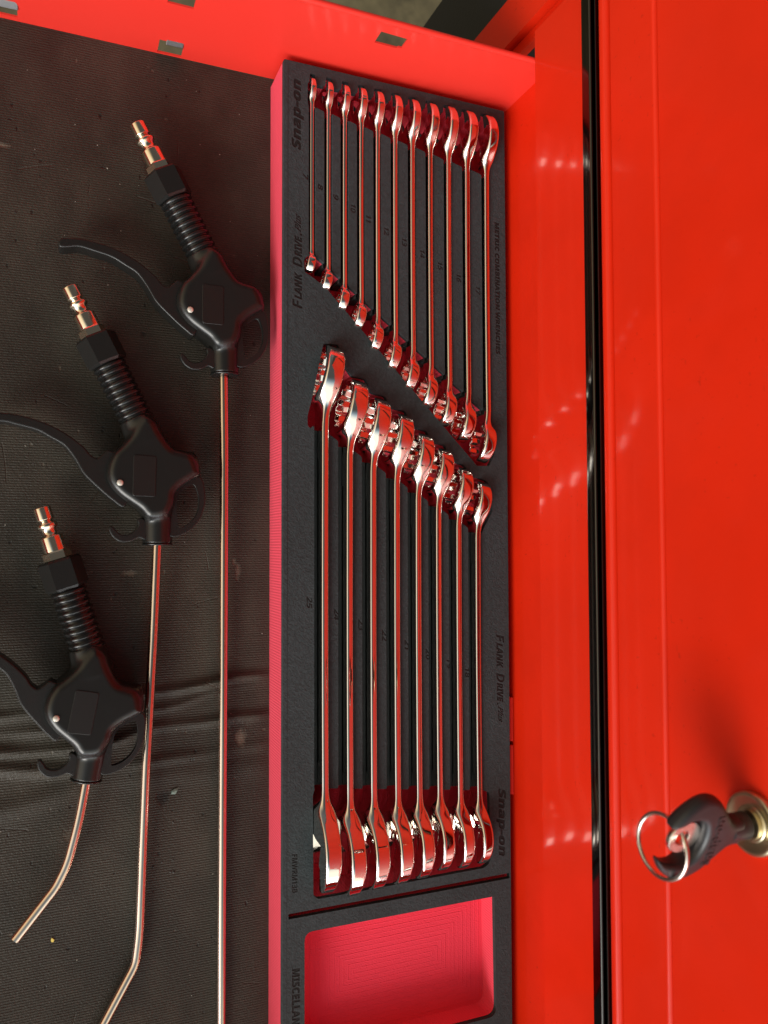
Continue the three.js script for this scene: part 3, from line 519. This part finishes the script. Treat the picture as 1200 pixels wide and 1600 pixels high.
function tubePath(pts) { const path = new THREE.CurvePath(); let prev = new THREE.Vector3(...pts[0]); for (let i = 1; i < pts.length; i++) { const p = new THREE.Vector3(...pts[i]); if (i < pts.length - 1) { const nx = new THREE.Vector3(...pts[i + 1]), l = Math.min(9, p.distanceTo(prev) * 0.45, p.distanceTo(nx) * 0.45), a = p.clone().add(prev.clone().sub(p).setLength(l)), b = p.clone().add(nx.clone().sub(p).setLength(l)); path.add(new THREE.LineCurve3(prev, a)); path.add(new THREE.QuadraticBezierCurve3(a, p, b)); prev = b; } else path.add(new THREE.LineCurve3(prev, p)); } return path; }
function nozzle(gun, world, r, seg) {                 // nozzle tube from world points in mm, made in the gun's own axes
  gun.updateMatrixWorld(true); const inv = gun.matrixWorld.clone().invert();
  const pts = world.map(p => new THREE.Vector3(p[0] * MM, p[1] * MM, p[2] * MM).applyMatrix4(inv).multiplyScalar(1 / MM).toArray());
  const c = tubePath(pts), g = new THREE.TubeGeometry(c, seg, r, 20, false), e = c.getPoint(1), tan = c.getTangent(1);
  const ring = new THREE.RingGeometry(r * 0.55, r, 20).applyQuaternion(new THREE.Quaternion().setFromUnitVectors(new THREE.Vector3(0, 0, 1), tan)).translate(e.x, e.y, e.z);
  mesh('nozzle_tube', merge([g, ring]), M.steel, gun);
}
const D = Math.PI / 180, gunA = makeGun('black air blow gun with a long straight nozzle beside the foam tray');
const place = (g, x, z, deg) => { g.position.set(x * MM, 0.0006, z * MM); g.rotation.y = -deg * D; };
const gunB = gunA.clone(); gunB.name = numbered('air_blow_gun'); scene.add(gunB); gunB.userData = { ...gunA.userData, label: 'black air blow gun, middle of the three, with a long nozzle bent near its end' };
const gunC = gunA.clone(); gunC.name = numbered('air_blow_gun'); scene.add(gunC); gunC.userData = { ...gunA.userData, label: 'black air blow gun with a short bent nozzle lying on the liner wrinkles' };
place(gunA, 70, -133.8, -1.2); place(gunB, 32.4, -33, 0); place(gunC, 1.2, 93.5, 9.4);
nozzle(gunA, [[91.7, GY, -110], [92.8, 12.4, -56.6], [93.6, 9, 25], [94.3, 5, 140], [94.4, 3.3, 330]], 2.7, 90);
nozzle(gunB, [[54.4, GY, -7], [52.9, 11.6, 48.9], [49.6, 8, 130], [47.2, 4.6, 224], [45.2, 4.2, 241], [14, 3.6, 296]], 2.7, 110);
nozzle(gunC, [[18.4, GY, 125], [13.9, 13.2, 152.4], [8.2, 12, 176], [2.4, 11.2, 188], [-17.5, 9.4, 213]], 2.7, 70);

// ------------------------------------------------------------ key in the lock, split ring
{
  const lx = XP - 4, ly = 236.5, lz = 117.5;
  const k = thing('lock_key', 'black plastic headed key standing in the brassy lock', 'key', [lx, ly, lz]);
  // own axes: a = distance out of the lock (towards -x); bow plane tilted about that axis
  const ph = 24 * D;
  const turn = g => g.rotateX(ph);
  // profile in (a, c): drawn on x = -a, z = c, thickness along y
  const sd = polySd(smoothClosed([[-6, -4.6], [-12, -5.4], [-17, -10.5], [-22, -15.6], [-29, -17.4], [-37, -13], [-41.5, -6.5], [-38, -6.8], [-33, -9.2], [-28.5, -8.6], [-25.6, -3.6], [-25.4, 3.2], [-28, 8.4], [-33, 10.6], [-39, 9.4], [-43, 7.2], [-40, 12.6], [-34, 17], [-27, 18], [-20.5, 14.6], [-16, 9], [-12, 5.4], [-6, 4.6]], 120));
  const f = (x, y, z) => { const r = Math.hypot(x + 26, z), th = 4.6 - 1.8 * sstep(8, 19, r) + 1.0 * sstep(-20, -8, x); return rbox(sd(x, z), Math.abs(y - 0.05 * (r > 10 ? r - 10 : 0)) - th, 2.2); };
  mesh('key_bow', turn(sdfGeo(f, [-45, -8, -20], [-4, 8, 20], 0.7).scale(1.06, 1.08, 1.12)), M.keyPlastic, k);
  mesh('key_collar', new THREE.CylinderGeometry(5.2, 5.6, 9, 32).rotateZ(Math.PI / 2).translate(-6.5, 0, 0), M.keyPlastic, k);
  mesh('key_shaft', turn(box(-6, 8, -1.1, 1.1, -3.4, 3.4, 0.3)), M.keySteel, k);
  const tab = new THREE.Shape(); tab.absarc(-34, 0, 7.2, 0, Math.PI * 2); const th = new THREE.Path(); th.absarc(-35, 0, 3.6, 0, Math.PI * 2); tab.holes.push(th);
  mesh('key_tab', turn(new THREE.ExtrudeGeometry(tab, { depth: 1.4, bevelEnabled: true, bevelSize: 0.4, bevelThickness: 0.4, bevelSegments: 2, curveSegments: 24 }).rotateX(-Math.PI / 2).translate(0, -0.9, 0)), M.keySteel, k);
  // raised lettering on the shoulder, cut as thin slabs
  const { FontLoader } = await import('three/addons/loaders/FontLoader.js'); const { TextGeometry } = await import('three/addons/geometries/TextGeometry.js');
  const font = await new FontLoader().loadAsync('fonts/droid/droid_sans_bold.typeface.json');
  const tg = new TextGeometry('Snap-on', { font, size: 4.2, depth: 0.5, curveSegments: 3, bevelEnabled: false }); tg.computeBoundingBox(); const bb = tg.boundingBox;
  tg.translate(-(bb.max.x + bb.min.x) / 2, -(bb.max.y + bb.min.y) / 2, 0).rotateX(-Math.PI / 2).rotateY(Math.PI / 2).translate(-20.6, 0, 0.5);
  { const p = tg.attributes.position; for (let i = 0; i < p.count; i++) { const x = p.getX(i), z = p.getZ(i), r = Math.hypot(x + 26, z); p.setY(i, p.getY(i) + 0.05 * Math.max(0, r - 10) + 4.6 - 1.8 * sstep(8, 19, r) + 1.0 * sstep(-20, -8, x) - 0.2); } tg.computeVertexNormals(); }
  mesh('lettering', turn(tg.scale(1.06, 1.08, 1.12)), M.keyPlastic, k);
  const hole = new THREE.Vector3(lx - 35, ly, lz);
  const R = 12.7, c = hole.clone().add(new THREE.Vector3(-1.5, -12.5, 8.8).setLength(R - 0.9));
  const n = new THREE.Vector3(-0.86, 0.32, -0.2), toHole = hole.clone().sub(c).normalize(); n.addScaledVector(toHole, -n.dot(toHole)).normalize();
  const ringGeo = new THREE.TorusGeometry(R, 0.95, 12, 72).applyQuaternion(new THREE.Quaternion().setFromUnitVectors(new THREE.Vector3(0, 0, 1), n)).translate(c.x, c.y, c.z);
  tag(mesh('key_ring', ringGeo, M.keySteel, scene), 'small steel split ring hanging from the key tab', 'key ring');
}

// ------------------------------------------------------------ crumbs and flakes on the liner
{
  const r = rng(77), geos = [];
  const chip = (x, z, s) => { const g = new THREE.IcosahedronGeometry(s, 0); const p = g.attributes.position; const jit = {}; for (let i = 0; i < p.count; i++) { const key = [p.getX(i), p.getY(i), p.getZ(i)].map(v => v.toFixed(3)).join(); jit[key] ??= 0.5 + r() * 0.9; p.setXYZ(i, p.getX(i) * jit[key] * 1.3, p.getY(i) * jit[key] * 0.45, p.getZ(i) * jit[key]); } g.rotateY(r() * 6.28).translate(x, matY(x, z) + s * 0.25, z); g.computeVertexNormals(); return g; };
  for (let i = 0; i < 210; i++) geos.push(chip(mix(-58, 121, r()), mix(-288, 285, r()), mix(0.18, 0.75, r() * r() * r())));
  for (let i = 0; i < 26; i++) geos.push(chip(mix(52, 70, r()) , mix(165, 205, r()), mix(0.2, 0.8, r() * r())));
  const crumbs = mesh('rubber_crumbs', merge(geos), new THREE.MeshStandardMaterial({ color: rgb(0.03, 0.028, 0.025), roughness: 0.5 }), scene);
  tag(crumbs, 'small dark crumbs and specks scattered over the rubber liner', 'crumbs', null, 'stuff');
  const pale = []; for (let i = 0; i < 70; i++) pale.push(chip(mix(-58, 121, r()), mix(-288, 285, r()), mix(0.15, 0.42, r() * r())));
  tag(mesh('pale_grit', merge(pale), new THREE.MeshStandardMaterial({ color: rgb(0.4, 0.38, 0.33), roughness: 0.8 }), scene), 'tiny pale grit specks scattered over the rubber liner', 'grit', null, 'stuff');
  const flake = (name, x, z, s, col, label) => tag(mesh(name, chip(x, z, s), new THREE.MeshStandardMaterial({ color: col, roughness: 0.6 }), scene), label, 'flake');
  flake('paint_flake', 67, 147, 1.9, rgb(0.16, 0.23, 0.2), 'pale green paint flake on the liner between the two long nozzles');
  flake('paint_flake', 1, 221, 0.9, rgb(0.75, 0.6, 0.12), 'tiny yellow flake on the liner beside the short bent nozzle tip');
}
renderer.render(scene, camera);
